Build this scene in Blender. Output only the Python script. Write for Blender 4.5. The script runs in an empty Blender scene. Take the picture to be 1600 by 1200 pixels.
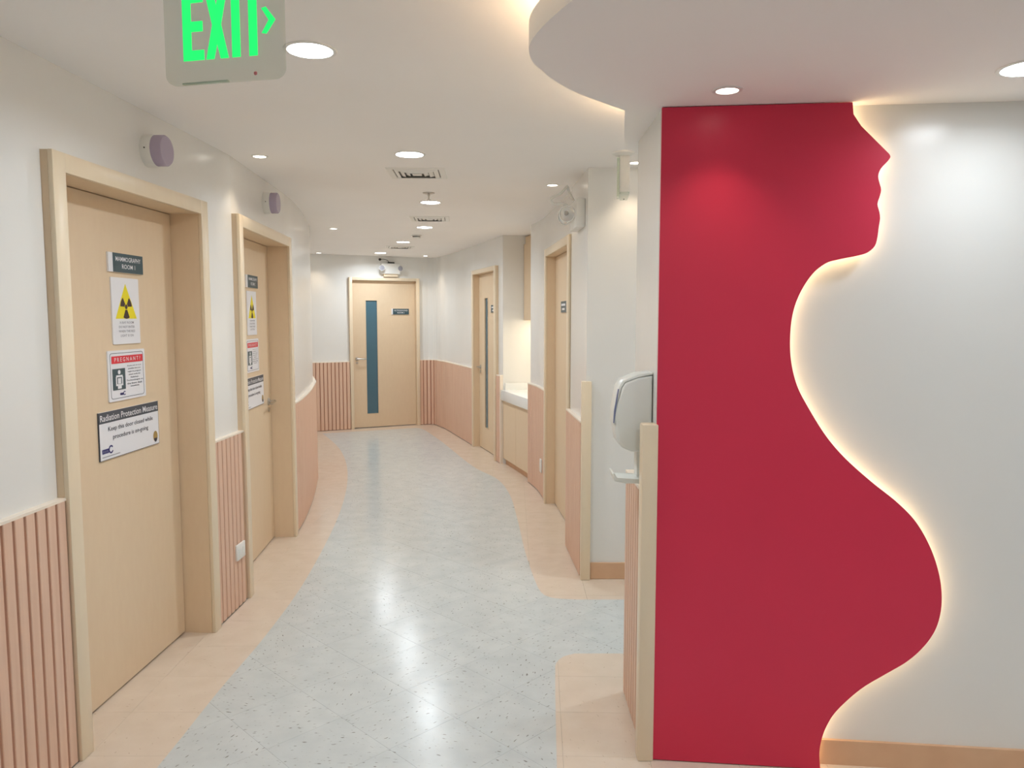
import bpy, bmesh, math, random
from mathutils import Matrix, Vector, geometry

random.seed(7)
S = bpy.context.scene
COL = S.collection

# ------------------------------------------------------------------ camera
CAM_H = 1.55
cam_d = bpy.data.cameras.new('camera')
cam_d.sensor_width = 36.0
cam_d.lens = 27.0
cam_d.clip_start = 0.02
cam = bpy.data.objects.new('camera', cam_d)
COL.objects.link(cam)
cam.location = (0, 0, CAM_H)
cam.rotation_euler = (math.radians(90) - math.atan(104 / 1200), 0, 0)
S.camera = cam

# ------------------------------------------------------------------ world, exposure
w = bpy.data.worlds.new('world')
S.world = w
w.use_nodes = True
w.node_tree.nodes['Background'].inputs[0].default_value = (0.9, 0.95, 1, 1)
w.node_tree.nodes['Background'].inputs[1].default_value = 0.15
S.view_settings.view_transform = 'Standard'
S.view_settings.look = 'None'
S.view_settings.gamma = 1
S.view_settings.use_curve_mapping = False
S.view_settings.exposure = 0.08

S.cycles.max_bounces = 14
S.cycles.diffuse_bounces = 10
COOL = (0.865, 0.935, 1.0)
WARM = (1.0, 0.80, 0.58)
BIG_W = 9.0          # large round ceiling panel
SPOT_W = 5.0          # small warm downlight
CEIL = 2.40
SOFF = 2.235
T_DOOR = 2.10

# ------------------------------------------------------------------ materials
def srgb(r, g, b):
    f = lambda c: (c / 255 / 12.92) if c / 255 <= 0.04045 else ((c / 255 + 0.055) / 1.055) ** 2.4
    return (f(r), f(g), f(b), 1)

def material(name, col, rough=0.5, spec=0.5, metal=0.0, emit=None, estr=0.0, alpha=1.0):
    m = bpy.data.materials.new(name)
    m.use_nodes = True
    b = m.node_tree.nodes['Principled BSDF']
    b.inputs['Base Color'].default_value = col
    b.inputs['Roughness'].default_value = rough
    b.inputs['Specular IOR Level'].default_value = spec
    b.inputs['Metallic'].default_value = metal
    b.inputs['Alpha'].default_value = alpha
    if emit:
        b.inputs['Emission Color'].default_value = emit
        b.inputs['Emission Strength'].default_value = estr
    return m

def nd(m, t, **kw):
    n = m.node_tree.nodes.new(t)
    for k, v in kw.items():
        setattr(n, k, v)
    return n

def mottled(m, c1, c2, scale=(8, 8, 8), bump=0.0, detail=3, bump_scale=None):
    """colour varied by a noise laid out in the place's own coordinates, plus a fine bump"""
    L = m.node_tree.links
    b = m.node_tree.nodes['Principled BSDF']
    g = nd(m, 'ShaderNodeNewGeometry')
    mp = nd(m, 'ShaderNodeMapping')
    mp.inputs['Scale'].default_value = scale
    n = nd(m, 'ShaderNodeTexNoise')
    n.inputs['Scale'].default_value = 1.0
    n.inputs['Detail'].default_value = detail
    r = nd(m, 'ShaderNodeValToRGB')
    r.color_ramp.elements[0].position = 0.3
    r.color_ramp.elements[1].position = 0.7
    r.color_ramp.elements[0].color = c1
    r.color_ramp.elements[1].color = c2
    L.new(g.outputs['Position'], mp.inputs['Vector'])
    L.new(mp.outputs[0], n.inputs['Vector'])
    L.new(n.outputs['Fac'], r.inputs[0])
    L.new(r.outputs[0], b.inputs['Base Color'])
    if bump:
        bn = nd(m, 'ShaderNodeBump')
        bn.inputs['Strength'].default_value = bump
        bn.inputs['Distance'].default_value = 0.002
        n2 = nd(m, 'ShaderNodeTexNoise')
        n2.inputs['Scale'].default_value = bump_scale or 60
        L.new(g.outputs['Position'], n2.inputs['Vector'])
        L.new(n2.outputs['Fac'], bn.inputs['Height'])
        L.new(bn.outputs[0], b.inputs['Normal'])
    return m

M = {}
M['wall'] = mottled(material('wall_paint', (1, 1, 1, 1), 0.25, 0.5), srgb(228, 228, 225), srgb(231, 231, 228), (2, 2, 2), 0.10, bump_scale=35)
M['ceil'] = mottled(material('ceiling_paint', (1, 1, 1, 1), 0.85, 0.2), srgb(245, 243, 241), srgb(247, 245, 243), (2, 2, 2), 0.05)
M['laminate'] = mottled(material('cream_laminate', (1, 1, 1, 1), 0.42, 0.4), srgb(222, 199, 169), srgb(224, 202, 172), (40, 40, 12), 0.03)
M['frame'] = mottled(material('cream_frame_sheen', (1, 1, 1, 1), 0.33, 0.5), srgb(230, 213, 186), srgb(232, 216, 189), (30, 30, 8), 0.03)  # laminate made paler: glossy sheen of the casings put into the colour
M['slat'] = mottled(material('pink_oak_slat', (1, 1, 1, 1), 0.5, 0.35), srgb(218, 181, 157), srgb(226, 192, 169), (60, 60, 2.0), 0.05)
M['groove_shade'] = mottled(material('slat_backing_shaded', (1, 1, 1, 1), 0.6, 0.2), srgb(184, 138, 116), srgb(192, 147, 125), (60, 60, 2.0))  # slat wood darkened, shade between the slats put into its colour
M['cap'] = material('cap_rail', srgb(238, 226, 210), 0.4)
M['base'] = mottled(material('tan_baseboard', (1, 1, 1, 1), 0.5, 0.3), srgb(210, 172, 140), srgb(216, 180, 148), (10, 10, 10))
M['red'] = mottled(material('red_panel_paint', (1, 1, 1, 1), 0.38, 0.45), srgb(212, 46, 78), srgb(214, 48, 80), (3, 3, 3), 0.03)
M['steel'] = material('brushed_steel', (0.55, 0.53, 0.5, 1), 0.28, 0.5, 1.0)
M['reflector'] = material('lamp_reflector', (0.78, 0.78, 0.76, 1), 0.22, 0.5, 0.6)
M['white_plastic'] = material('white_plastic', srgb(232, 232, 228), 0.35)
M['grey_plastic'] = material('pale_grey_plastic', srgb(228, 231, 226), 0.3)
M['blue_plastic'] = material('blue_grey_plastic', srgb(120, 130, 165), 0.3)
M['lilac'] = material('lilac_lens', srgb(176, 164, 186), 0.25)
M['dark'] = material('dark_plastic', srgb(40, 38, 38), 0.5)
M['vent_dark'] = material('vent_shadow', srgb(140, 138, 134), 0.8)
M['glass'] = material('teal_glass', srgb(74, 110, 126), 0.12, 0.6)
M['counter'] = material('white_counter', srgb(236, 238, 236), 0.2)
M['sign_white'] = material('sign_white', srgb(232, 232, 236), 0.4)
M['sign_slate'] = material('sign_slate', srgb(58, 82, 90), 0.35)
M['sign_char'] = material('sign_charcoal', srgb(72, 78, 88), 0.4)
M['ink'] = material('ink_dark', srgb(52, 52, 66), 0.5)
M['ink_grey'] = material('ink_grey', srgb(150, 150, 158), 0.5)
M['ink_brown'] = material('ink_brown', srgb(66, 44, 38), 0.5)
M['yellow'] = material('sign_yellow', srgb(238, 220, 20), 0.4)
M['sign_red'] = material('sign_red', srgb(222, 40, 58), 0.4)
M['navy'] = material('logo_navy', srgb(48, 48, 112), 0.5)
M['gold'] = material('crest_gold', srgb(170, 140, 80), 0.5)
M['lamp_cool'] = material('lamp_cool', (1, 1, 1, 1), 0.5, emit=(0.90, 0.96, 1, 1), estr=22)
M['lamp_warm'] = material('lamp_warm', (1, 1, 1, 1), 0.5, emit=(1, 0.93, 0.82, 1), estr=7)
M['led_warm'] = material('led_warm', (1, 1, 1, 1), 0.5, emit=(1, 0.70, 0.38, 1), estr=11)
M['led_cove'] = material('led_cove', (1, 1, 1, 1), 0.5, emit=(1, 0.70, 0.42, 1), estr=20)
M['led_nook'] = material('led_nook', (1, 1, 1, 1), 0.5, emit=(1, 0.82, 0.58, 1), estr=42)
M['green'] = material('exit_green', srgb(20, 200, 90), 0.4, emit=(0.01, 0.92, 0.16, 1), estr=0.95)
M['green_rim'] = material('exit_green_rim', srgb(30, 150, 90), 0.4)
M['grout'] = material('floor_joint', srgb(172, 168, 160), 0.8)
M['pink_dot'] = material('indicator_red', srgb(200, 120, 125), 0.4)

def acrylic(name, tint, opacity):
    m = bpy.data.materials.new(name)
    m.use_nodes = True
    nt = m.node_tree
    b = nt.nodes['Principled BSDF']
    b.inputs['Base Color'].default_value = tint
    b.inputs['Roughness'].default_value = 0.15
    t = nd(m, 'ShaderNodeBsdfTransparent')
    t.inputs[0].default_value = (0.93, 0.96, 0.94, 1)
    mx = nd(m, 'ShaderNodeMixShader')
    mx.inputs[0].default_value = opacity
    nt.links.new(t.outputs[0], mx.inputs[1])
    nt.links.new(b.outputs[0], mx.inputs[2])
    nt.links.new(mx.outputs[0], nt.nodes['Material Output'].inputs[0])
    return m
M['acrylic'] = acrylic('clear_acrylic', srgb(205, 203, 198), 0.12)
M['acrylic_green'] = acrylic('green_edge_acrylic', srgb(208, 222, 204), 0.8)

def floor_material(name, c1, c2, fleck, fleck_lo, rough):
    m = mottled(material(name, (1, 1, 1, 1), rough, 0.36), c1, c2, (9, 9, 9), 0.0)
    nt = m.node_tree
    L = nt.links
    b = nt.nodes['Principled BSDF']
    base = b.inputs['Base Color'].links[0].from_socket
    g = nd(m, 'ShaderNodeNewGeometry')
    oi = nd(m, 'ShaderNodeObjectInfo')
    ang = nd(m, 'ShaderNodeMath', operation='MULTIPLY')
    ang.inputs[1].default_value = 6.28
    L.new(oi.outputs['Random'], ang.inputs[0])
    rot = nd(m, 'ShaderNodeVectorRotate', rotation_type='Z_AXIS')
    L.new(g.outputs['Position'], rot.inputs['Vector'])
    L.new(ang.outputs[0], rot.inputs['Angle'])
    mp = nd(m, 'ShaderNodeMapping')
    mp.inputs['Scale'].default_value = (36, 115, 50)
    L.new(rot.outputs[0], mp.inputs['Vector'])
    n = nd(m, 'ShaderNodeTexNoise')
    n.inputs['Scale'].default_value = 1.0
    n.inputs['Detail'].default_value = 1.5
    L.new(mp.outputs[0], n.inputs['Vector'])
    rr = nd(m, 'ShaderNodeMapRange')
    rr.inputs['From Min'].default_value = fleck_lo
    rr.inputs['From Max'].default_value = fleck_lo + 0.05
    L.new(n.outputs['Fac'], rr.inputs['Value'])
    mx = nd(m, 'ShaderNodeMix', data_type='RGBA')
    mx.inputs['B'].default_value = fleck
    L.new(rr.outputs[0], mx.inputs['Factor'])
    L.new(base, mx.inputs['A'])
    hv = nd(m, 'ShaderNodeHueSaturation')
    vr = nd(m, 'ShaderNodeMapRange')
    vr.inputs['To Min'].default_value = 0.992
    vr.inputs['To Max'].default_value = 1.008
    L.new(oi.outputs['Random'], vr.inputs['Value'])
    L.new(vr.outputs[0], hv.inputs['Value'])
    L.new(mx.outputs['Result'], hv.inputs['Color'])
    L.new(hv.outputs[0], b.inputs['Base Color'])
    # wax: softly uneven gloss
    n3 = nd(m, 'ShaderNodeTexNoise')
    n3.inputs['Scale'].default_value = 14
    n3.inputs['Detail'].default_value = 2
    L.new(g.outputs['Position'], n3.inputs['Vector'])
    bn = nd(m, 'ShaderNodeBump')
    bn.inputs['Strength'].default_value = 0.22
    bn.inputs['Distance'].default_value = 0.003
    L.new(n3.outputs['Fac'], bn.inputs['Height'])
    L.new(bn.outputs[0], b.inputs['Normal'])
    return m
M['vct_white'] = floor_material('speckled_white_tile', srgb(190, 196, 196), srgb(200, 205, 204), srgb(134, 131, 126), 0.665, 0.20)
M['vct_beige'] = floor_material('beige_border_tile', srgb(210, 194, 176), srgb(216, 201, 184), srgb(190, 170, 150), 0.70, 0.18)

# ------------------------------------------------------------------ mesh helpers
def box(bm, x0, x1, y0, y1, z0, z1, bev=0.0, seg=2):
    vs = [bm.verts.new(p) for p in ((x0, y0, z0), (x1, y0, z0), (x1, y1, z0), (x0, y1, z0),
                                    (x0, y0, z1), (x1, y0, z1), (x1, y1, z1), (x0, y1, z1))]
    fs = [bm.faces.new([vs[i] for i in f]) for f in ((3, 2, 1, 0), (4, 5, 6, 7), (0, 1, 5, 4), (1, 2, 6, 5), (2, 3, 7, 6), (3, 0, 4, 7))]
    if bev:
        es = list({e for f in fs for e in f.edges})
        bmesh.ops.bevel(bm, geom=es, offset=bev, segments=seg, affect='EDGES', profile=0.5)
    return bm

def NB():
    return bmesh.new()

def bx(*a, **k):
    return box(NB(), *a, **k)

def prism(bm, poly, z0, z1):
    """vertical prism over a plan polygon"""
    lo = [bm.verts.new((p[0], p[1], z0)) for p in poly]
    hi = [bm.verts.new((p[0], p[1], z1)) for p in poly]
    n = len(poly)
    bm.faces.new(lo[::-1])
    bm.faces.new(hi)
    for i in range(n):
        bm.faces.new((lo[i], lo[(i + 1) % n], hi[(i + 1) % n], hi[i]))
    return bm

def lathe(bm, prof, origin=(0, 0, 0), axis=(0, 0, 1), seg=32):
    """prof: (radius, height) pairs"""
    q = Vector((0, 0, 1)).rotation_difference(Vector(axis)).to_matrix()
    rings = []
    for r, h in prof:
        if r < 1e-6:
            rings.append([bm.verts.new(Vector(origin) + q @ Vector((0, 0, h)))])
        else:
            rings.append([bm.verts.new(Vector(origin) + q @ Vector((r * math.cos(6.28318530718 * k / seg), r * math.sin(6.28318530718 * k / seg), h))) for k in range(seg)])
    for a, b in zip(rings, rings[1:]):
        for k in range(seg):
            k2 = (k + 1) % seg
            if len(a) == 1 and len(b) == 1:
                continue
            if len(a) == 1:
                bm.faces.new((a[0], b[k], b[k2]))
            elif len(b) == 1:
                bm.faces.new((a[k], a[k2], b[0]))
            else:
                bm.faces.new((a[k], a[k2], b[k2], b[k]))
    return bm

def tube(bm, pts, r, seg=8):
    pts = [Vector(p) for p in pts]
    rings = []
    up = Vector((0.13, 0.31, 0.94))
    for i, p in enumerate(pts):
        d = (pts[min(i + 1, len(pts) - 1)] - pts[max(i - 1, 0)]).normalized()
        a = d.cross(up).normalized()
        b = d.cross(a)
        rings.append([bm.verts.new(p + r * (math.cos(6.2831853 * k / seg) * a + math.sin(6.2831853 * k / seg) * b)) for k in range(seg)])
    for a, b in zip(rings, rings[1:]):
        for k in range(seg):
            bm.faces.new((a[k], a[(k + 1) % seg], b[(k + 1) % seg], b[k]))
    bm.faces.new(rings[0][::-1])
    bm.faces.new(rings[-1])
    return bm

def slab(bm, poly, w0, w1):
    """polygon in local u,v given thickness along w (local z)"""
    lo = [bm.verts.new((p[0], p[1], w0)) for p in poly]
    hi = [bm.verts.new((p[0], p[1], w1)) for p in poly]
    n = len(poly)
    bm.faces.new(lo[::-1])
    bm.faces.new(hi)
    for i in range(n):
        bm.faces.new((lo[i], lo[(i + 1) % n], hi[(i + 1) % n], hi[i]))
    return bm

def smooth_curve(pts, step=0.05):
    """Catmull-Rom through plan points"""
    P = [Vector(p) for p in pts]
    P = [2 * P[0] - P[1]] + P + [2 * P[-1] - P[-2]]
    out = []
    for i in range(1, len(P) - 2):
        a, b, c, d = P[i - 1:i + 3]
        n = max(2, int((c - b).length / step))
        for k in range(n):
            t = k / n
            out.append(0.5 * ((2 * b) + (c - a) * t + (2 * a - 5 * b + 4 * c - d) * t * t + (3 * b - a - 3 * c + d) * t ** 3))
    out.append(P[-2])
    return out

def offset(pts, d):
    """shift a plan polyline towards the viewer's side by d (negative: into the wall)"""
    P = [Vector(p) for p in pts]
    out = []
    for i, p in enumerate(P):
        t = Vector((0, 0))
        if i:
            t += (p - P[i - 1]).normalized()
        if i < len(P) - 1:
            t += (P[i + 1] - p).normalized()
        t.normalize()
        c = 1.0
        if 0 < i < len(P) - 1:
            c = max(0.5, t.dot((p - P[i - 1]).normalized()))
        out.append(p + Vector((t.y, -t.x)) * d / c)
    return out

def band(bm, pts, d0, d1, z0, z1):
    return prism(bm, list(offset(pts, d1)) + list(offset(pts, d0))[::-1], z0, z1)

def link(name, bm, mat, parent=None, smooth=None):
    me = bpy.data.meshes.new(name)
    bmesh.ops.recalc_face_normals(bm, faces=bm.faces[:])
    bm.to_mesh(me)
    bm.free()
    me.materials.append(M[mat])
    if smooth is not None:
        for p in me.polygons:
            p.use_smooth = True
        me.set_sharp_from_angle(angle=math.radians(smooth))
    o = bpy.data.objects.new(name, me)
    COL.objects.link(o)
    if parent:
        o.parent = parent
    return o

def tag(o, label=None, cat=None, group=None, kind=None):
    for k, v in (('label', label), ('category', cat), ('group', group), ('kind', kind)):
        if v:
            o[k] = v
    return o

def frame(x, y, z, d):
    """local u runs along plan direction d (left to right for the viewer), v up, w out of the wall"""
    d = Vector(d).normalized()
    return Matrix(((d.x, 0, d.y, x), (d.y, 0, -d.x, y), (0, 1, 0, z), (0, 0, 0, 1)))

def empty(name, mat=None, loc=None):
    o = bpy.data.objects.new(name, None)
    o.empty_display_size = 0.1
    COL.objects.link(o)
    if mat is not None:
        o.matrix_world = mat
    if loc is not None:
        o.location = loc
    return o

def lettering(name, body, u, v, width, height, wz, mat, parent):
    """flat print: text outline fitted to width x height, centred at u,v"""
    c = bpy.data.curves.new(name, 'FONT')
    c.body = body
    c.align_x = 'CENTER'
    c.resolution_u = 2
    c.offset = 0.006
    t = bpy.data.objects.new(name, c)
    COL.objects.link(t)
    bpy.context.view_layer.update()
    me = bpy.data.meshes.new_from_object(t.evaluated_get(bpy.context.evaluated_depsgraph_get()))
    bpy.data.objects.remove(t)
    xs = [p.co.x for p in me.vertices]
    ys = [p.co.y for p in me.vertices]
    x0, x1, y0, y1 = min(xs), max(xs), min(ys), max(ys)
    for p in me.vertices:
        p.co = (u + ((p.co.x - x0) / (x1 - x0) - 0.5) * width, v + ((p.co.y - y0) / (y1 - y0) - 0.5) * height, wz)
    me.materials.clear()
    me.materials.append(M[mat])
    me.name = name
    o = bpy.data.objects.new(name, me)
    COL.objects.link(o)
    o.parent = parent
    return o

# ------------------------------------------------------------------ plan (metres, camera above 0,0)
LA = [(-1.70, -2.5), (-1.515, 2.566)]
D1a, D1b = Vector((-1.515, 2.566)), Vector((-1.469, 3.738))
D2a, D2b = Vector((-1.458, 4.134)), Vector((-1.545, 5.405))
L_CURVE = smooth_curve([D2b, (-1.592, 5.815), (-1.700, 6.464), (-1.828, 7.10), (-1.915, 7.47), (-2.20, 8.35), (-2.62, 9.4), (-3.10, 10.17)])
DE0, DE1 = Vector((-2.234, 10.587)), Vector((-1.324, 11.027))
E_LEFT = [Vector((-3.10, 10.169)), DE0]
R_CURVE = smooth_curve([DE1, (-1.21, 11.072), (-1.11, 11.03), (-1.025, 10.83), (-0.916, 10.574), (-0.70, 9.91), (-0.475, 9.21)])
R1a = Vector((-0.475, 9.21))
r1d = Vector((0.2905, -0.9569))
R1b = R1a + r1d * 1.04
P1 = [R1b, R1a + r1d * 1.19]
N0, N1 = P1[-1] + r1d * 0.02, Vector((0.145, 7.157))
P2 = smooth_curve([N1, (0.187, 7.0), (0.222, 6.832), (0.25, 6.62), (0.275, 6.37)])
R2a, R2b = Vector((0.275, 6.37)), Vector((0.386, 5.145))
R_END = [Vector((0.362, 5.13)), Vector((0.404, 4.485))]
F0 = Vector((0.445, 4.46))
WB = 0.03            # painted wall sits this far behind the slat fronts
ca, sa = math.cos(math.radians(6)), math.sin(math.radians(6))
rd = Vector((ca, -sa))                 # direction of the red wall
C0 = Vector((0.495, 2.625))            # column's near corner (white wall face)

# ------------------------------------------------------------------ walls
def wall(name, runs):
    """runs: (polyline, z0, z1)"""
    bm = NB()
    for pts, z0, z1 in runs:
        band(bm, pts, -0.20, -WB, z0, z1)
    o = link(name, bm, 'wall')
    return tag(o, kind='structure')

wall('wall_left', [(LA, 0, CEIL), ([D1a, D1b], T_DOOR, CEIL), ([D1b, D2a], 0, CEIL), ([D2a, D2b], T_DOOR, CEIL), (L_CURVE, 0, CEIL)])
wall('wall_end', [(E_LEFT, 0, CEIL), ([DE0, DE1], T_DOOR, CEIL)])
wall('wall_right', [(R_CURVE, 0, CEIL), ([R1a, R1b], T_DOOR, CEIL), (P1, 0, CEIL), (P2, 0, CEIL), ([R2a, R2b], T_DOOR, CEIL), (R_END, 0, CEIL)])
# alcove (recess with the counter)
nd_ = (N1 - N0).normalized()
nout = Vector((-nd_.y, nd_.x))
nlen = (N1 - N0).length
q0, q1 = P1[-1] + nout * WB, N1 + nout * WB
b0, b1 = N0 + nout * 0.64, N1 + nout * 0.64
bm = NB()
prism(bm, [N0 - nd_ * 0.02 + nout * 0.10, N0 + nout * 0.10, b0, b0 - nd_ * 0.02], 0, CEIL)
prism(bm, [N0 - nd_ * 0.018 + nout * 0.031, N0 + nout * 0.031, N0 + nout * 0.12, N0 - nd_ * 0.018 + nout * 0.12], 0, CEIL)
prism(bm, [b0, b1, b1 + nout * 0.1, b0 + nout * 0.1], 0, CEIL)
prism(bm, [N1 + nout * 0.10, b1, b1 + nd_ * 0.08, N1 + nd_ * 0.08 + nout * 0.10], 0, CEIL)
tag(link('wall_alcove', bm, 'wall'), kind='structure')
# wall facing the camera beyond the column, and the room's outer shell
tag(link('wall_cross', bx(F0.x - 0.011, 3.7, F0.y, F0.y + 0.2, 0, CEIL), 'wall'), kind='structure')
colA = [C0, C0 + rd * 3.3, Vector((3.78, 3.08)), Vector((0.495, 3.08))]
tag(link('wall_column', prism(NB(), colA, 0, CEIL), 'wall'), kind='structure')
tag(link('wall_outer', bx(3.7, 3.85, -2.6, 4.66, 0, CEIL), 'wall'), kind='structure')
tag(link('wall_back', bx(-1.9, 3.85, -2.7, -2.5, 0, CEIL), 'wall'), kind='structure')

# ceiling and the dropped curved soffit
tag(link('ceiling', bx(-4.2, 3.9, -2.8, 11.6, CEIL, CEIL + 0.1), 'ceil'), kind='structure')
sof_edge = smooth_curve([(3.7, 1.05), (2.4, 1.02), (1.5, 1.08), (0.85, 1.22), (0.45, 1.40), (0.22, 1.60), (0.14, 1.715), (0.102, 1.80), (0.069, 1.892), (0.046, 1.99), (0.046, 2.085), (0.070, 2.175), (0.154, 2.353), (0.249, 2.481), (0.375, 2.623)], 0.03)
sof_edge = sof_edge + smooth_curve([(0.375, 2.623), (0.400, 2.80), (0.428, 3.0), (0.455, 3.14), (0.53, 3.24), (0.70, 3.28), (1.2, 3.30)], 0.03)[1:]
sof_poly = sof_edge + [Vector((1.2, 2.75)), C0 + rd * 3.25]
tag(link('ceiling_soffit', prism(NB(), sof_poly, SOFF, 2.303), 'ceil', smooth=40), kind='structure')
def cove_line(sign):
    n = len(sof_edge)
    return offset(sof_edge, sign * 0.055)
o1, o2 = cove_line(1), cove_line(-1)
mid = min(range(len(sof_edge)), key=lambda k: abs(sof_edge[k].y - 2.085) + abs(sof_edge[k].x))
inner = o1 if o1[mid].x > o2[mid].x else o2
led = link('cove_light_strip', tube(NB(), [(p.x, p.y, 2.311) for p in inner[:-1]], 0.006, 6), 'led_cove')
tag(led, 'warm light strip hidden on top of the curved dropped ceiling edge', 'light strip')

# ------------------------------------------------------------------ floor with tiles
floor = link('floor', bx(-4.2, 3.9, -2.8, 11.6, -0.10, -0.003), 'grout')
tag(floor, kind='structure')
bl = smooth_curve([(-1.31, 0.9), (-1.255, 1.8), (-1.227, 2.528), (-1.222, 3.075), (-1.205, 3.675), (-1.225, 4.448), (-1.33, 5.65), (-1.476, 6.705), (-1.652, 7.609), (-1.861, 8.423), (-2.113, 9.189), (-2.452, 10.0), (-2.55, 10.20)], 0.1)
br = smooth_curve([(-1.35, 10.72), (-1.23, 10.574), (-0.882, 9.525), (-0.416, 7.943), (-0.148, 7.302), (-0.023, 6.655), (0.04, 5.834), (0.085, 5.014), (0.133, 4.448), (0.163, 4.234), (0.20, 4.165), (0.248, 4.134), (0.36, 4.118)], 0.1) + [Vector((3.7, 4.115))]
bc = [Vector((3.7, 3.435)), Vector((0.31, 3.435))] + smooth_curve([(0.29, 3.434), (0.235, 3.402), (0.199, 3.336), (0.19, 3.25), (0.175, 2.968), (0.155, 2.528), (0.15, 2.36), (0.18, 2.25), (0.27, 2.19), (0.37, 2.17)], 0.08) + [Vector((3.7, 1.95)), Vector((3.7, 0.9))]
white_region = bl + br + bc
left_floor = [Vector((-1.60, 0.9)), D1a] + [D1a + (D1b - D1a) * 0.06 + Vector((-0.16, 0)), D1b - (D1b - D1a) * 0.06 + Vector((-0.16, 0)), D1b, D2a,
              D2a + (D2b - D2a) * 0.05 + Vector((-0.16, -0.0)), D2b - (D2b - D2a) * 0.05 + Vector((-0.16, 0))] + L_CURVE
left_border = left_floor + [DE0, DE1 + Vector((0, 0.1))] + [br[0]] + bl[::-1]
right_wall_line = [DE1 + Vector((0, 0.1))] + R_CURVE + [R1a + nout * 0.15, R1b + nout * 0.15, P1[-1] + nout * 0.1, N0 + nout * 0.1, N1 + nout * 0.1] + P2 + [R2a + Vector((0.14, 0)), R2b + Vector((0.14, 0)), R2b, F0, Vector((3.7, F0.y))]
right_border = right_wall_line + br[::-1]
col_border = [Vector((3.7, 3.435))] + [Vector((3.7, 3.07)), Vector((0.48, 3.07)), Vector((0.48, 2.60)), C0, C0 + rd * 3.2] + bc[:-1][::-1][:-1]

def clip_to_square(poly, cx, cy, h, rot):
    c, s = math.cos(rot), math.sin(rot)
    pts = [((p[0] - cx) * c + (p[1] - cy) * s, -(p[0] - cx) * s + (p[1] - cy) * c) for p in poly]
    for ax, sg in ((0, 1), (0, -1), (1, 1), (1, -1)):
        out = []
        n = len(pts)
        for i in range(n):
            a, b = pts[i - 1], pts[i]
            da, db = h - sg * a[ax], h - sg * b[ax]
            if (da >= 0) != (db >= 0):
                t = da / (da - db)
                out.append((a[0] + (b[0] - a[0]) * t, a[1] + (b[1] - a[1]) * t))
            if db >= 0:
                out.append(b)
        pts = out
        if len(pts) < 3:
            return None
    res = []
    for p in pts:
        if not res or (abs(p[0] - res[-1][0]) + abs(p[1] - res[-1][1])) > 1e-5:
            res.append(p)
    if len(res) > 1 and (abs(res[0][0] - res[-1][0]) + abs(res[0][1] - res[-1][1])) < 1e-5:
        res.pop()
    if len(res) < 3:
        return None
    A = sum(res[i - 1][0] * res[i][1] - res[i][0] * res[i - 1][1] for i in range(len(res))) / 2
    if abs(A) < 4e-4:
        return None
    return res if A > 0 else res[::-1]

full_mesh = {}
def lay_tiles(region, size, rot, ox, oy, mat, gap=0.0007):
    xs = [p[0] for p in region]
    ys = [p[1] for p in region]
    R = max(max(xs) - min(xs), max(ys) - min(ys))
    n = int(R / size) + 3
    mx, my = (min(xs) + max(xs)) / 2, (min(ys) + max(ys)) / 2
    c, s = math.cos(rot), math.sin(rot)
    u0 = (mx - ox) * c + (my - oy) * s
    v0 = -(mx - ox) * s + (my - oy) * c
    iu, iv = int(u0 / size), int(v0 / size)
    h = size / 2 - gap / 2
    for i in range(iu - n, iu + n):
        for j in range(iv - n, iv + n):
            u, v = (i + 0.5) * size, (j + 0.5) * size
            cx, cy = ox + u * c - v * s, oy + u * s + v * c
            if cx < min(xs) - size or cx > min(2.4, max(xs)) + size or cy < min(ys) - size or cy > max(ys) + size:
                continue
            poly = clip_to_square(region, cx, cy, h, rot)
            if not poly:
                continue
            A = sum(poly[k - 1][0] * poly[k][1] - poly[k][0] * poly[k - 1][1] for k in range(len(poly))) / 2
            whole = len(poly) == 4 and A > (2 * h) ** 2 * 0.999
            if whole and mat in full_mesh:
                me = full_mesh[mat]
            else:
                bm = NB()
                slab(bm, poly, -0.003, 0.0)
                me = bpy.data.meshes.new('floor_tile')
                bm.to_mesh(me)
                bm.free()
                me.materials.append(M[mat])
                if whole:
                    full_mesh[mat] = me
            o = bpy.data.objects.new('floor_tile', me)
            COL.objects.link(o)
            o.location = (cx, cy, 0)
            o.rotation_euler = (0, 0, rot)
            o.parent = floor

SQ = math.sqrt(2)
lay_tiles(white_region, 0.3125, math.radians(45), 0.0, 3.085, 'vct_white')
lay_tiles(left_border, 0.3048, 0, -1.50, 2.60, 'vct_beige')
lay_tiles(right_border, 0.3048, 0, 0.415, 4.18, 'vct_beige')
lay_tiles(col_border, 0.3048, math.radians(-2), 0.485, 2.59, 'vct_beige')

# ------------------------------------------------------------------ slatted wainscot
PITCH, SW, SD = 0.0525, 0.041, 0.016
trim_no = [0]
slat_meshes = {}
def slat_mesh(h):
    k = round(h, 3)
    if k not in slat_meshes:
        bm = bx(-SW / 2, SW / 2, 0.006, h, -SD, 0)
        es = [e for e in bm.edges if abs(e.verts[0].co.y - e.verts[1].co.y) > 0.1 and e.verts[0].co.z > -1e-6]
        bmesh.ops.bevel(bm, geom=es, offset=0.002, segments=1, affect='EDGES')
        me = bpy.data.meshes.new('slat')
        bmesh.ops.recalc_face_normals(bm, faces=bm.faces[:])
        bm.to_mesh(me)
        bm.free()
        me.materials.append(M['slat'])
        slat_meshes[k] = me
    return slat_meshes[k]

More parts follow.
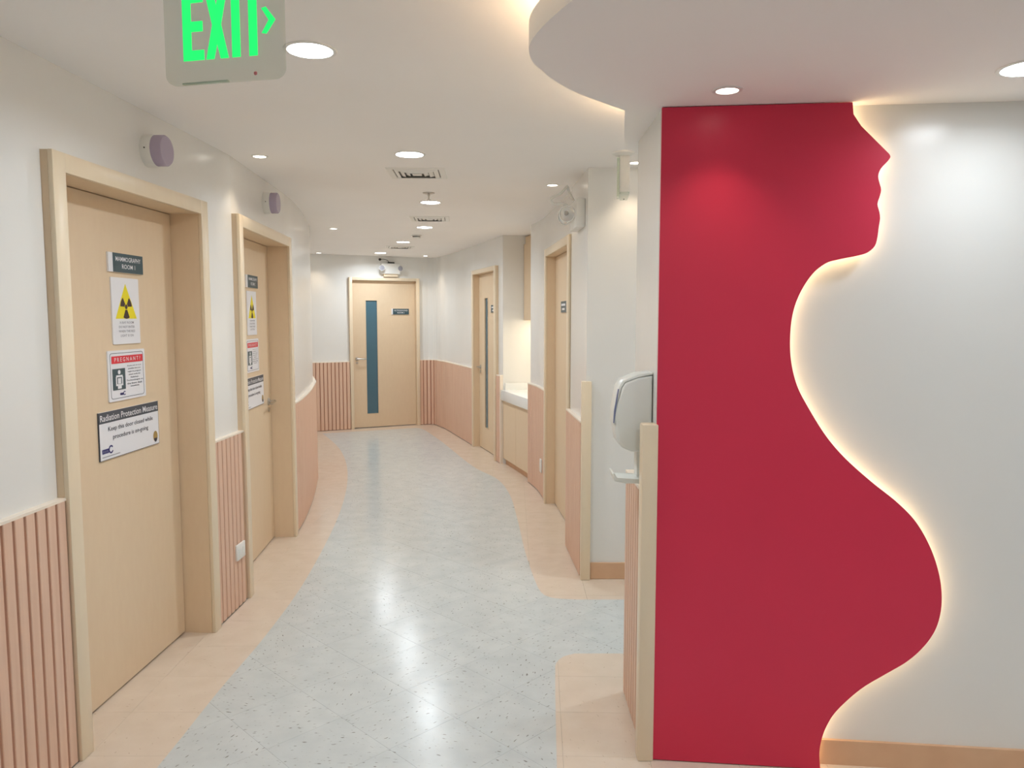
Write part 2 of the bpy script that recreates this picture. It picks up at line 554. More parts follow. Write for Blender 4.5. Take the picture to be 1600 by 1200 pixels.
def wainscot(pts, h=0.93, first=0.0, last=0.0, limit=None):
    trim_no[0] += 1
    pts = [Vector(p) for p in pts]
    root = empty('trim_%d' % trim_no[0], loc=(pts[0].x, pts[0].y, 0))
    tag(root, kind='structure')
    inv = Matrix.Translation((-pts[0].x, -pts[0].y, 0))
    for nm, d0, d1, z0, z1, mt in (('backing_board', -WB - 0.002, -SD, 0, h, 'groove_shade'), ('cap_rail', -WB - 0.004, 0.0, h, h + 0.009, 'cap')):
        bm = band(NB(), pts, d0, d1, z0, z1)
        bmesh.ops.transform(bm, matrix=inv, verts=bm.verts[:])
        link(nm, bm, mt, root)
    acc = [0.0]
    for a, b in zip(pts, pts[1:]):
        acc.append(acc[-1] + (b - a).length)
    total = acc[-1] - last
    s = total - PITCH / 2 if first == 'end' else PITCH / 2 + first
    step = -PITCH if first == 'end' else PITCH
    me = slat_mesh(h)
    cnt = 0
    while SW / 2 - 0.004 < s < total - SW / 2 + 0.004:
        for i in range(len(pts) - 1):
            if acc[i] <= s <= acc[i + 1] + 1e-9:
                d = (pts[i + 1] - pts[i]).normalized()
                p = pts[i] + d * (s - acc[i])
                break
        o = bpy.data.objects.new('slat', me)
        COL.objects.link(o)
        o.parent = root
        o.matrix_local = frame(p.x - pts[0].x, p.y - pts[0].y, 0, d)
        s += step
        cnt += 1
        if limit and cnt >= limit:
            break
    return root

la = Vector(LA[1])
wainscot([la - (la - Vector(LA[0])).normalized() * 1.9, la], first='end')
wainscot([D1b, D2a])
wainscot([p for p in L_CURVE if p.y < 8.3])
wainscot([DE0 + (E_LEFT[0] - DE0).normalized() * 0.72, DE0], first='end', h=0.935)
wainscot(R_CURVE, h=0.935)
wainscot(P1)
wainscot(P2)
wainscot(R_END)
CS0, CS1 = Vector((0.462, 3.08)), Vector((0.462, 2.625))
wainscot([CS0, CS1], h=0.925, last=0.02)
# end boards and corner posts
def post(name, x0, x1, y0, y1, h):
    trim_no[0] += 1
    o = link('trim_%d' % trim_no[0], bx(x0, x1, y0, y1, 0, h, bev=0.005), 'frame', smooth=40)
    tag(o, kind='structure')
    return o
post('corner_post', 0.405, 0.462, 4.428, 4.484, 1.18)
post('corner_post', 0.440, 0.4945, 2.566, 2.624, 1.19)
bm = NB()
prism(bm, [P1[-1], P1[-1] + r1d * 0.02, P1[-1] + r1d * 0.02 + nout * 0.03, P1[-1] + nout * 0.03], 0, 0.945)
trim_no[0] += 1
tag(link('trim_%d' % trim_no[0], bm, 'cap'), kind='structure')
# baseboards
tag(link('baseboard_cross', bx(0.463, 3.7, F0.y - 0.012, F0.y, 0, 0.10, bev=0.003), 'base'), kind='structure')
bm = NB()
a, b = C0 + rd * 0.5, C0 + rd * 3.2
n_ = Vector((rd.y, -rd.x))
prism(bm, [a, b, b + n_ * 0.012, a + n_ * 0.012], 0, 0.088)
tag(link('baseboard_red_wall', bm, 'base'), kind='structure')

# ------------------------------------------------------------------ doors
def lever(parent, u, v, w0, direction, L=0.11):
    h = link('door_handle', lathe(NB(), [(0, 0), (0.026, 0), (0.026, 0.006), (0.022, 0.010), (0.010, 0.011), (0.010, 0.045), (0, 0.045)], (u, v, w0), (0, 0, 1), 24), 'steel', parent, smooth=40)
    link('lever', tube(NB(), [(u - direction * 0.008, v, w0 + 0.042), (u + direction * 0.03, v, w0 + 0.046), (u + direction * L * 0.7, v - 0.002, w0 + 0.047), (u + direction * L, v - 0.004, w0 + 0.044)], 0.0085, 10), 'steel', h, smooth=60)
    link('keyhole', lathe(NB(), [(0, 0), (0.016, 0), (0.016, 0.006), (0.010, 0.007), (0, 0.007)], (u, v - 0.055, w0), (0, 0, 1), 20), 'steel', h, smooth=40)
    return h

def door(n, a, b, cas=0.07, recess=0.14, glass=None, front=0.012, top=T_DOOR, ctop=0.065):
    a, b = Vector(a), Vector(b)
    d = b - a
    Wd = d.length
    root = empty('door_%d' % n, frame(a.x, a.y, 0, d))
    tag(root, kind='structure')
    fb = front - 0.018
    link('door_jamb', bx(0.001, cas, 0, top - 0.001, -0.20, fb), 'laminate', root)
    link('door_jamb', bx(Wd - cas, Wd - 0.001, 0, top - 0.001, -0.20, fb), 'laminate', root)
    link('door_head', bx(cas, Wd - cas, top - ctop, top - 0.001, -0.20, fb), 'laminate', root)
    link('casing', bx(0, cas, 0, top, fb, front, bev=0.003), 'frame', root, smooth=40)
    link('casing', bx(Wd - cas, Wd, 0, top, fb, front, bev=0.003), 'frame', root, smooth=40)
    link('casing', bx(cas - 0.003, Wd - cas + 0.003, top - ctop, top, fb, front - 0.0005, bev=0.003), 'frame', root, smooth=40)
    l0, l1, z0, z1 = cas + 0.003, Wd - cas - 0.003, 0.008, top - ctop - 0.003
    bm = NB()
    w0, w1 = -recess - 0.04, -recess
    if glass:
        g0, g1, h0, h1 = glass
        box(bm, l0, g0, z0, z1, w0, w1)
        box(bm, g1, l1, z0, z1, w0, w1)
        box(bm, g0, g1, z0, h0, w0, w1)
        box(bm, g0, g1, h1, z1, w0, w1)
    else:
        box(bm, l0, l1, z0, z1, w0, w1, bev=0.002)
    leaf = link('door_leaf', bm, 'laminate', root)
    if glass:
        pane = link('glass_pane', bx(g0, g1, h0, h1, w0 + 0.015, w1 - 0.010), 'glass', leaf)
        bm = NB()
        t = 0.006
        for c_ in ((g0 - t, g0, h0 - t, h1 + t), (g1, g1 + t, h0 - t, h1 + t), (g0, g1, h0 - t, h0), (g0, g1, h1, h1 + t)):
            box(bm, c_[0], c_[1], c_[2], c_[3], w1 - 0.004, w1 + 0.004)
        link('glazing_bead', bm, 'laminate', leaf)
    return root, Wd, d.normalized()

d1, W1, dd1 = door(1, D1a, D1b)
d2, W2, dd2 = door(2, D2a, D2b)
lever(d2, W2 - 0.07 - 0.075, 0.975, -0.14, -1)
link('screw_cap', lathe(NB(), [(0, 0), (0.006, 0), (0.005, 0.003), (0, 0.003)], (0.16, 0.967, -0.1405 + 0.0005), (0, 0, 1), 12), 'ink_brown', d1)
dE, WE, ddE = door(3, DE0, DE1, cas=0.045, recess=0.05, ctop=0.04, glass=(0.245, 0.405, 0.20, 1.785))
lever(dE, 0.11, 0.975, -0.05, 1, 0.12)
d4, W4, dd4 = door(4, R1a, R1b, cas=0.06, recess=0.07, ctop=0.05, glass=(0.33, 0.47, 0.27, 1.77))
lever(d4, 0.125, 0.965, -0.07, 1, 0.09)
d5, W5, dd5 = door(5, R2a, R2b, cas=0.07, recess=0.075, ctop=0.06)
lever(d5, W5 - 0.15, 0.95, -0.075, -1, 0.09)

# ------------------------------------------------------------------ signs on the doors
def on_door(root_mat, u, v, wz):
    return root_mat @ Matrix.Translation((u, v, wz))

def rounded(w_, h_, r, n=5):
    out = []
    for cx, cy, a0 in ((w_ / 2 - r, h_ / 2 - r, 0), (-w_ / 2 + r, h_ / 2 - r, 90), (-w_ / 2 + r, -h_ / 2 + r, 180), (w_ / 2 - r, -h_ / 2 + r, 270)):
        for k in range(n + 1):
            t = math.radians(a0 + 90 * k / n)
            out.append((cx + r * math.cos(t), cy + r * math.sin(t)))
    return out

def rect(u0, u1, v0, v1):
    return [(u0, v0), (u1, v0), (u1, v1), (u0, v1)]

def flat(name, poly, w0, mat, parent, th=0.0006):
    return link(name, slab(NB(), poly, w0, w0 + th), mat, parent)

def logo(parent, u, v, s, wz):
    """dark blue mark: a row of joined upright strokes with a ring at its right end"""
    bm = NB()
    for k in range(5):
        slab(bm, rect(u + k * 0.24 * s, u + k * 0.24 * s + 0.16 * s, v + 0.08 * s, v + 0.50 * s), wz, wz + 0.0006)
    slab(bm, rect(u, u + 1.12 * s, v + 0.38 * s, v + 0.50 * s), wz, wz + 0.0007)
    slab(bm, rect(u, u + 1.12 * s, v + 0.08 * s, v + 0.16 * s), wz, wz + 0.0007)
    cx, cy = u + 1.50 * s, v + 0.36 * s
    for k in range(20):
        a0, a1 = 0.6 + k * 0.262, 0.6 + (k + 1) * 0.262
        slab(bm, [(cx + 0.26 * s * math.cos(a0), cy + 0.26 * s * math.sin(a0)), (cx + 0.40 * s * math.cos(a0), cy + 0.40 * s * math.sin(a0)),
                  (cx + 0.40 * s * math.cos(a1), cy + 0.40 * s * math.sin(a1)), (cx + 0.26 * s * math.cos(a1), cy + 0.26 * s * math.sin(a1))], wz, wz + 0.0006)
    return link('emblem', bm, 'navy', parent)

def name_plate(mat, lines, label, wd=0.265, ht=0.078, strip=0.032, group=None, bars=False):
    r = empty('name_plate', mat)
    tag(r, label, 'sign', group)
    link('plate', slab(NB(), rect(-wd / 2, wd / 2, -ht / 2, ht / 2), 0, 0.008), 'sign_white', r)
    flat('face', rect(-wd / 2 + strip, wd / 2, -ht / 2, ht / 2), 0.008, 'sign_slate', r, 0.0015)
    cu = strip / 2
    fw = wd - strip
    if bars:
        flat('print_line', rect(cu - fw * 0.38, cu + fw * 0.38, 0.008, 0.024), 0.0096, 'sign_white', r)
        flat('print_line', rect(cu - fw * 0.25, cu + fw * 0.25, -0.024, -0.010), 0.0096, 'sign_white', r)
    else:
        lettering('lettering', lines[0], cu, ht * 0.20, fw * 0.84, ht * 0.24, 0.0098, 'sign_white', r)
        lettering('lettering', lines[1], cu, -ht * 0.18, fw * 0.44, ht * 0.24, 0.0098, 'sign_white', r)
    return r

def xray_sign(mat, label):
    r = empty('warning_sign', mat)
    tag(r, label, 'sign', 'radiation warning signs on the left doors')
    wd, ht = 0.212, 0.275
    link('plate', slab(NB(), rounded(wd, ht, 0.004), 0, 0.005), 'sign_white', r)
    y = lambda f: ht / 2 - f * ht
    flat('triangle', [(-0.082, y(0.617)), (0.082, y(0.617)), (0, y(0.09))], 0.005, 'yellow', r)
    cy = y(0.437)
    for a in (30, 150, 270):
        p = []
        for k in range(7):
            t = math.radians(a - 28 + 56 * k / 6)
            R = 0.050 if a == 270 else 0.044
            p.append((R * math.cos(t), cy + R * math.sin(t)))
        for k in (6, 3, 0):
            t = math.radians(a - 28 + 56 * k / 6)
            p.append((0.013 * math.cos(t), cy + 0.013 * math.sin(t)))
        flat('trefoil_blade', p, 0.0057, 'ink_brown', r)
    flat('trefoil_hub', [(0.010 * math.cos(k * 0.5236), cy + 0.010 * math.sin(k * 0.5236)) for k in range(12)], 0.0057, 'ink_brown', r)
    for k, (t, f) in enumerate((('X-RAY ROOM', 0.52), ('DO NOT ENTER', 0.58), ('WHEN THE RED', 0.60), ('LIGHT IS ON', 0.47))):
        lettering('lettering', t, 0, y(0.675 + 0.066 * k), wd * f, 0.010, 0.0056, 'ink_grey', r)
    return r

def pregnant_sign(mat, label):
    r = empty('notice_sign', mat)
    tag(r, label, 'sign', 'pregnancy notices on the left doors')
    wd, ht = 0.288, 0.208
    link('plate', slab(NB(), rounded(wd, ht, 0.006), 0, 0.005), 'sign_white', r)
    o_, i_ = rounded(wd * 0.90, ht * 0.90, 0.012), rounded(wd * 0.888, ht * 0.884, 0.011)
    bm = NB()
    n = len(o_)
    for k in range(n):
        slab(bm, [o_[k], o_[(k + 1) % n], i_[(k + 1) % n], i_[k]], 0.005, 0.0056)
    link('border_line', bm, 'ink', r)
    y = lambda f: ht / 2 - f * ht
    x = lambda f: -wd / 2 + f * wd
    flat('red_band', rect(x(0.09), x(0.93), y(0.255), y(0.11)), 0.0057, 'sign_red', r)
    lettering('lettering', 'P R E G N A N T ?', x(0.51), y(0.183), wd * 0.70, ht * 0.085, 0.0066, 'sign_white', r)
    flat('pictogram', rect(x(0.10), x(0.43), y(0.78), y(0.36)), 0.0057, 'sign_slate', r)
    bm = NB()
    cx = x(0.27)
    slab(bm, [(cx + 0.010 * math.cos(k * 0.5236), y(0.43) + 0.009 * math.sin(k * 0.5236)) for k in range(12)], 0.0063, 0.0068)
    for p in (rect(cx - 0.027, cx - 0.019, y(0.68), y(0.52)), rect(cx + 0.019, cx + 0.027, y(0.68), y(0.52)), rect(cx - 0.024, cx + 0.024, y(0.53), y(0.49)),
              rect(cx - 0.027, cx + 0.027, y(0.70), y(0.665)), rect(cx - 0.012, cx + 0.012, y(0.66), y(0.55)), rect(cx - 0.014, cx + 0.014, y(0.76), y(0.70))):
        slab(bm, p, 0.0063, 0.0068)
    link('figure', bm, 'sign_white', r)
    for k, (t, f) in enumerate((('If you are or it is', 0.38), ('possible that you', 0.34), ('might be pregnant', 0.37), ('please notify the', 0.32), ('Radiologic', 0.22), ('Technologist at', 0.46), ('the front desk', 0.42), ('immediately', 0.24))):
        lettering('lettering', t, x(0.69), y(0.325 + 0.060 * k), wd * f, 0.0075, 0.0057, 'ink', r)
    logo(r, x(0.28), y(0.90), 0.022, 0.0057)
    return r

def measure_sign(mat, label):
    r = empty('safety_sign', mat)
    tag(r, label, 'sign', 'door safety signs on the left doors')
    wd, ht = 0.466, 0.192
    link('plate', slab(NB(), rect(-wd / 2, wd / 2, -ht / 2, ht / 2), 0, 0.006), 'sign_white', r)
    bm = NB()
    for p in (rect(-wd / 2 - 0.002, -wd / 2, -ht / 2, ht / 2), rect(wd / 2, wd / 2 + 0.002, -ht / 2, ht / 2), rect(-wd / 2 - 0.002, wd / 2 + 0.002, -ht / 2 - 0.002, -ht / 2)):
        slab(bm, p, 0, 0.006)
    link('plate_edge', bm, 'sign_char', r)
    flat('title_band', rect(-wd / 2, wd / 2, ht / 2 - 0.045, ht / 2), 0.006, 'sign_char', r)
    lettering('lettering', 'Radiation Protection Measure', 0, ht / 2 - 0.024, wd * 0.97, 0.026, 0.0068, 'sign_white', r)
    lettering('lettering', 'Keep this door closed while', 0.005, 0.022, wd * 0.76, 0.024, 0.0068, 'ink', r)
    lettering('lettering', 'procedure is on-going', 0.0, -0.014, wd * 0.60, 0.024, 0.0068, 'ink', r)
    logo(r, -wd / 2 + 0.012, -ht / 2 + 0.022, 0.042, 0.0065)
    flat('small_print', rect(-wd / 2 + 0.012, -wd / 2 + 0.14, -ht / 2 + 0.010, -ht / 2 + 0.013), 0.0062, 'ink_grey', r)
    cu, cv = wd / 2 - 0.032, -ht / 2 + 0.035
    flat('crest', [(cu + 0.019 * math.cos(k * 0.3927), cv + 0.024 * math.sin(k * 0.3927)) for k in range(16)], 0.0065, 'gold', r)
    flat('crest_base', [(cu - 0.013, cv - 0.008), (cu - 0.010, cv - 0.020), (cu, cv - 0.026), (cu + 0.010, cv - 0.020), (cu + 0.013, cv - 0.008)], 0.0072, 'ink', r)
    return r

def left_door_signs(root, du, wz, room, where):
    m = root.matrix_world.copy()
    name_plate(on_door(m, 0.705 + du, 1.775, wz), ('MAMMOGRAPHY', room), 'dark slate name plate topmost on the %s' % where, group='name plates on the left doors')
    xray_sign(on_door(m, 0.695 + du, 1.577, wz), 'white sign with yellow trefoil triangle on the %s' % where)
    pregnant_sign(on_door(m, 0.685 + du, 1.310, wz), 'white notice with red PREGNANT? band on the %s' % where)
    measure_sign(on_door(m, 0.692 + du, 1.076, wz), 'white Radiation Protection sign, lowest sign on the %s' % where)

bpy.context.view_layer.update()
left_door_signs(d1, -0.02, -0.14, 'ROOM 1', 'nearest left door')
left_door_signs(d2, 0.06, -0.14, 'ROOM 2', 'second left door, with the lever handle')
name_plate(on_door(dE.matrix_world, 0.74, 1.632, -0.05), ('ULTRASOUND', 'ROOM 2'), 'small dark slate name plate on the door at the corridor end', wd=0.255, ht=0.082, strip=0.02)
name_plate(on_door(d4.matrix_world, 0.735, 1.645, -0.07), None, 'small dark name plate on the right door with a glass strip', wd=0.25, ht=0.085, strip=0.012, bars=True)
name_plate(on_door(d5.matrix_world, 0.53, 1.63, -0.075), None, 'small dark name plate on the plain right door nearest the camera', wd=0.25, ht=0.085, strip=0.012, bars=True)

# ------------------------------------------------------------------ x-ray warning lamps above the left doors
def warning_lamp(a, d, u, v, label):
    r = empty('warning_lamp', frame(a.x + d.x * u, a.y + d.y * u, v, d))
    tag(r, label, 'lamp', 'round lamps above the left doors')
    link('base', lathe(NB(), [(0, -WB), (0.066, -WB), (0.066, 0.008), (0.062, 0.013), (0, 0.013)], seg=40), 'white_plastic', r, smooth=40)
    link('lens', lathe(NB(), [(0, 0.012), (0.063, 0.012), (0.063, 0.048), (0.058, 0.055), (0, 0.057)], seg=40), 'lilac', r, smooth=40)
    link('screw', lathe(NB(), [(0, 0), (0.003, 0), (0.003, 0.003), (0, 0.003)], (-0.0655, 0, -0.008), (-1, 0, 0), 8), 'dark', r)
    return r
warning_lamp(D1a, dd1, 0.70, 2.24, 'round lilac warning lamp above the nearest left door')
warning_lamp(D2a, dd2, 0.72, 2.258, 'round lilac warning lamp above the second left door')

# ------------------------------------------------------------------ sockets
def socket(p, d, v, label, wd=0.115, ht=0.085, wz=0.0):
    r = empty('wall_socket', frame(p.x, p.y, v, d))
    tag(r, label, 'socket')
    link('plate', bx(-wd / 2, wd / 2, -ht / 2, ht / 2, wz, wz + 0.012, bev=0.004), 'white_plastic', r, smooth=40)
    for k in (-0.25, 0.25):
        link('outlet', bx(k * wd - 0.012, k * wd + 0.012, -0.018, 0.018, wz + 0.012, wz + 0.0135), 'grey_plastic', r)
    return r
mid_d = (D2a - D1b).normalized()
socket(D1b + mid_d * 0.285, mid_d, 0.305, 'white wall socket on the slats between the two left doors')
i_ = min(range(len(P2)), key=lambda k: abs(P2[k].y - 6.55))
socket(P2[i_], (P2[i_ + 1] - P2[i_ - 1]), 0.27, 'small white socket on the slatted pier beside the alcove', 0.075, 0.115)

# ------------------------------------------------------------------ alcove cabinetry
m = frame(N0.x, N0.y, 0, nd_)
base = empty('base_cabinet', m)
tag(base, 'cream base cabinet under the white counter in the alcove', 'cabinet')
link('body', bx(0.008, nlen - 0.004, 0.06, 0.68, -0.58, -0.045), 'laminate', base)
link('plinth', bx(0.008, nlen - 0.004, 0.0, 0.06, -0.58, -0.06), 'base', base)
for k in range(2):
    a0 = 0.012 + k * (nlen - 0.02) / 2
    link('door', bx(a0, a0 + (nlen - 0.02) / 2 - 0.004, 0.065, 0.675, -0.045, -0.027, bev=0.002), 'laminate', base)
ct = empty('countertop', m)
tag(ct, 'thick white countertop in the alcove with a low upstand', 'countertop')
link('slab', bx(0.004, nlen - 0.002, 0.682, 0.79, -0.605, -0.005, bev=0.004), 'counter', ct, smooth=40)
link('upstand', bx(0.004, 0.020, 0.79, 0.86, -0.605, -0.05), 'counter', ct)
up = empty('wall_cabinet', m)
tag(up, 'cream wall cabinet hung above the alcove counter', 'cabinet')
link('body', bx(0.006, nlen - 0.006, 1.53, CEIL - 0.01, -0.60, -0.275), 'laminate', up)
for k in range(2):
    a0 = 0.008 + k * (nlen - 0.014) / 2
    link('door', bx(a0, a0 + (nlen - 0.014) / 2 - 0.003, 1.52, CEIL - 0.09, -0.275, -0.256, bev=0.002), 'laminate', up)
ul = empty('under_cabinet_light', m)
tag(ul, 'warm light strip under the alcove wall cabinet', 'light strip')
link('housing', bx(0.10, nlen - 0.1, 1.518, 1.53, -0.44, -0.40), 'white_plastic', ul)
link('diffuser', bx(0.11, nlen - 0.11, 1.512, 1.518, -0.435, -0.405), 'led_nook', ul)

# ------------------------------------------------------------------ red silhouette panel
OUT = [(0.598, 2.232), (0.602, 2.195), (0.627, 2.158), (0.715, 2.07), (0.72, 2.06), (0.712, 2.046), (0.692, 2.023), (0.685, 1.999), (0.692, 1.972), (0.696, 1.956), (0.691, 1.932), (0.686, 1.912), (0.693, 1.887), (0.696, 1.867), (0.693, 1.84), (0.69, 1.806), (0.683, 1.779), (0.662, 1.759), (0.632, 1.749), (0.572, 1.737), (0.533, 1.725), (0.493, 1.692), (0.458, 1.636), (0.436, 1.573), (0.428, 1.5), (0.432, 1.415), (0.453, 1.33), (0.491, 1.256), (0.552, 1.16), (0.616, 1.086), (0.701, 1.01), (0.786, 0.942), (0.85, 0.875), (0.899, 0.789), (0.929, 0.703), (0.941, 0.626), (0.938, 0.56), (0.922, 0.504), (0.889, 0.45), (0.84, 0.399), (0.769, 0.349), (0.708, 0.306), (0.657, 0.258), (0.612, 0.204), (0.586, 0.152), (0.573, 0.105), (0.568, 0.059), (0.573, 0.004)]
outline = [Vector(OUT[0]), Vector(OUT[1]), Vector(OUT[2])] + smooth_curve(OUT[3:], 0.008)
rp = empty('silhouette_panel', frame(C0.x, C0.y, 0, rd))
tag(rp, 'red wall panel cut to the profile of a pregnant woman, lit from behind', 'wall panel')
sh = Vector((0.0, 0.0))
poly = [(0.0, 0.004), (0.0, 2.232)] + [(p.x, p.y) for p in outline]
link('panel', slab(NB(), poly[::-1], 0.034, 0.050), 'red', rp)
link('backing', slab(NB(), [(0.0, 0.004), (0.0, 2.232)][::-1] + [(p.x, p.y) for p in (offset(outline, 0.002) if offset(outline, 0.002)[len(outline) // 2].x < outline[len(outline) // 2].x else offset(outline, -0.002))][::-1], 0.031, 0.034), 'wall', rp)  # unseen white sheet, added to keep the halo from turning pink
# spacer behind the closed left edge, and the light strip that follows the outline behind the panel
link('spacer', bx(0.0, 0.025, 0.004, 2.232, 0.0, 0.034), 'wall', rp)
strip = [p for p in offset(outline, 0.022)]
strip2 = [p for p in offset(outline, -0.022)]
inner = strip if strip[len(strip) // 2].x < strip2[len(strip) // 2].x else strip2
link('light_strip', tube(NB(), [(p.x, p.y, 0.017) for p in inner[:-2]], 0.005, 6), 'led_warm', rp)

# ------------------------------------------------------------------ soap dispenser on the column's side
sm = frame(0.493, 2.735, 0, (0, -1))
sd = empty('soap_dispenser', sm)
tag(sd, 'pale grey wall soap dispenser with drip tray on the column beside the red panel', 'dispenser')
def profile_solid(prof, u0, u1, bev, seg=3):
    """side outline (out from the wall, height) given width along u"""
    bm = NB()
    A = [bm.verts.new((u0, z, w_)) for w_, z in prof]
    B = [bm.verts.new((u1, z, w_)) for w_, z in prof]
    fa, fb = bm.faces.new(A), bm.faces.new(B[::-1])
    n = len(prof)
    for i in range(n):
        bm.faces.new((A[i], B[i], B[(i + 1) % n], A[(i + 1) % n]))
    es = [e for e in list(fa.edges) + list(fb.edges)]
    bmesh.ops.bevel(bm, geom=es, offset=bev, segments=seg, affect='EDGES', profile=0.5)
    return bm
link('body', profile_solid([(0, 1.075), (0.07, 1.077), (0.105, 1.092), (0.122, 1.115), (0.130, 1.16), (0.130, 1.20), (0.122, 1.25), (0.110, 1.305), (0.096, 1.325), (0.05, 1.342), (0, 1.348)], -0.06, 0.06, 0.012), 'grey_plastic', sd, smooth=50)
link('cover', profile_solid([(0.128, 1.175), (0.136, 1.175), (0.134, 1.22), (0.120, 1.305), (0.106, 1.330), (0.05, 1.353), (0.0, 1.358), (0, 1.350), (0.05, 1.344), (0.098, 1.326), (0.112, 1.305), (0.124, 1.25)], -0.056, 0.056, 0.002, 1), 'grey_plastic', sd, smooth=50)
link('seam', profile_solid([(0.1335, 1.18), (0.1365, 1.18), (0.1345, 1.22), (0.1215, 1.300), (0.1185, 1.300)], 0.045, 0.0575, 0.0008, 1), 'blue_plastic', sd)
link('bracket', profile_solid([(0, 0.985), (0.048, 0.985), (0.048, 1.08), (0, 1.08)], -0.03, 0.03, 0.003), 'grey_plastic', sd, smooth=50)
link('drip_tray', profile_solid([(0.02, 0.962), (0.09, 0.962), (0.128, 0.970), (0.137, 0.998), (0.131, 1.000), (0.123, 0.980), (0.05, 0.976), (0.02, 0.98)], -0.05, 0.05, 0.003), 'grey_plastic', sd, smooth=50)

# ------------------------------------------------------------------ ceiling lamps
def lamp_light(name, kind, parent, z, power, col, size, **kw):
    L = bpy.data.lights.new(name, kind)
    L.energy = power
    L.color = col
    if kind == 'AREA':
        L.shape = 'DISK'
        L.size = size
        L.spread = math.radians(160)
    else:
        L.spot_size = math.radians(kw.get('cone', 95))
        L.spot_blend = 0.75
        L.shadow_soft_size = size
    o = bpy.data.objects.new(name, L)
    COL.objects.link(o)
    o.parent = parent
    o.location = (0, 0, z)
    return o

def panel_lamp(x, y, label, z=CEIL, power=BIG_W):
    r = empty('ceiling_light', loc=(x, y, z))
    tag(r, label, 'ceiling light', 'large round ceiling lights')
    link('trim_ring', lathe(NB(), [(0.070, 0), (0.084, 0), (0.083, -0.003), (0.072, -0.004), (0.070, 0)], seg=40), 'white_plastic', r, smooth=40)
    link('diffuser', lathe(NB(), [(0, -0.002), (0.0705, -0.002), (0.0705, -0.0005), (0, -0.0005)], seg=40), 'lamp_cool', r)
    lamp_light('panel_glow', 'AREA', r, -0.006, power, COOL, 0.135)

def downlight(x, y, label, z=CEIL, power=SPOT_W):
    r = empty('downlight', loc=(x, y, z))
    tag(r, label, 'downlight', 'small warm downlights')
    link('trim_ring', lathe(NB(), [(0.032, 0), (0.045, 0), (0.044, -0.003), (0.034, -0.004), (0.032, 0)], seg=28), 'white_plastic', r, smooth=40)
    link('lens', lathe(NB(), [(0, -0.002), (0.0325, -0.002), (0.0325, -0.0005), (0, -0.0005)], seg=28), 'lamp_warm', r)
    lamp_light('spot_glow', 'SPOT', r, -0.008, power, WARM, 0.03)

for x, y, t in ((-0.644, 2.532, 'large round white ceiling light beside the green EXIT sign'),
                (-0.5355, 4.104, 'large round ceiling light just in front of the nearest air vent'),
                (-0.6045, 5.783, 'large round ceiling light just behind the sprinkler'),
                (-0.826, 7.362, 'large round ceiling light between the second air vent and the smoke detector'),
                (-1.229, 8.783, 'large round ceiling light in front of the farthest air vent'),
                (-1.736, 10.249, 'farthest large round ceiling light, before the end door'),
                (0.55, 0.45, 'added large round ceiling light, unseen, above and just right of the viewer'),  # added out of view to brighten the near right side
                (1.9, 0.30, 'added large round ceiling light, unseen, in front of the white half of the red wall'),  # unseen fill added for the white wall beside the red panel
                (0.4, -1.4, 'added large round ceiling light, unseen, behind the viewer')):  # unseen lamp added for light from behind the camera
    panel_lamp(x, y, t)
panel_lamp(1.425, 2.177, 'large round light in the dropped ceiling at the right picture edge', SOFF, 2.3)
panel_lamp(2.7, 2.0, 'added large round light, unseen, in the dropped ceiling far right of the red panel', SOFF, 5.0)  # out of view, put in to light the right wall more evenly
panel_lamp(1.75, 3.80, 'added large round ceiling light, unseen, inside the side passage')  # unseen, added to brighten the cross wall
for x, y, pw, t in ((-1.3355, 4.152, 6.0, 'small warm downlight by the left wall between the two lilac lamps'),
                (0.26, 5.038, 2.0, 'small warm downlight above the twin-head emergency light on the right'),
                (0.681, 4.32, 8.0, 'small warm downlight behind the hanging sign end in the side passage'),
                (-0.1335, 8.102 + 0.2, 3.0, 'small warm downlight before the alcove on the right'),
                (-1.7125, 7.467, 3.0, 'small warm downlight by the far curve of the left wall'),
                (-1.20, 10.75, 8.0, 'small warm downlight in the far right corner'),
                (-2.55, 10.25, 9.0, 'small warm downlight in the far left corner')):
    downlight(x, y, t, power=pw)
downlight(0.651, 2.39, 'small warm downlight in the dropped ceiling above the red panel', SOFF)

# ------------------------------------------------------------------ ceiling fittings
def air_vent(x, y, rot, label, s=0.17):
    r = empty('air_vent', loc=(x, y, CEIL))
    r.rotation_euler = (0, 0, rot)
    tag(r, label, 'air vent', 'square ceiling air vents')
    bm = NB()
    def ring(a, b, z0, z1):
        P = [[(-q, -q), (q, -q), (q, q), (-q, q)] for q in (a, b)]
        for k in range(4):
            v = [bm.verts.new((*P[0][k], z0)), bm.verts.new((*P[0][(k + 1) % 4], z0)), bm.verts.new((*P[1][(k + 1) % 4], z1)), bm.verts.new((*P[1][k], z1))]
            bm.faces.new(v)
    ring(s, s * 0.97, 0, -0.006)
    ring(s * 0.97, s * 0.80, -0.006, -0.006)
    ring(s * 0.80, s * 0.78, -0.006, -0.001)
    link('vent_frame', bm, 'white_plastic', r)
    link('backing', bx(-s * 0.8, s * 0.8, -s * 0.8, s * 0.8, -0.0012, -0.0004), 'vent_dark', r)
    for f in (0.66, 0.48, 0.30):
        bm = NB()
        ring(s * f + 0.014, s * f - 0.010, -0.002, -0.011)
        ring(s * f + 0.014, s * f - 0.010, -0.0005, -0.0095)
        link('louvre', bm, 'white_plastic', r)
    link('centre_plate', bx(-s * 0.16, s * 0.16, -s * 0.16, s * 0.16, -0.011, -0.008), 'white_plastic', r)
air_vent(-0.56, 4.63, math.radians(2), 'square ceiling air vent nearest the camera')
air_vent(-0.71, 6.73, math.radians(4), 'square ceiling air vent behind the sprinkler')
air_vent(-1.36, 9.42, math.radians(12), 'farthest square ceiling air vent, near the end door')
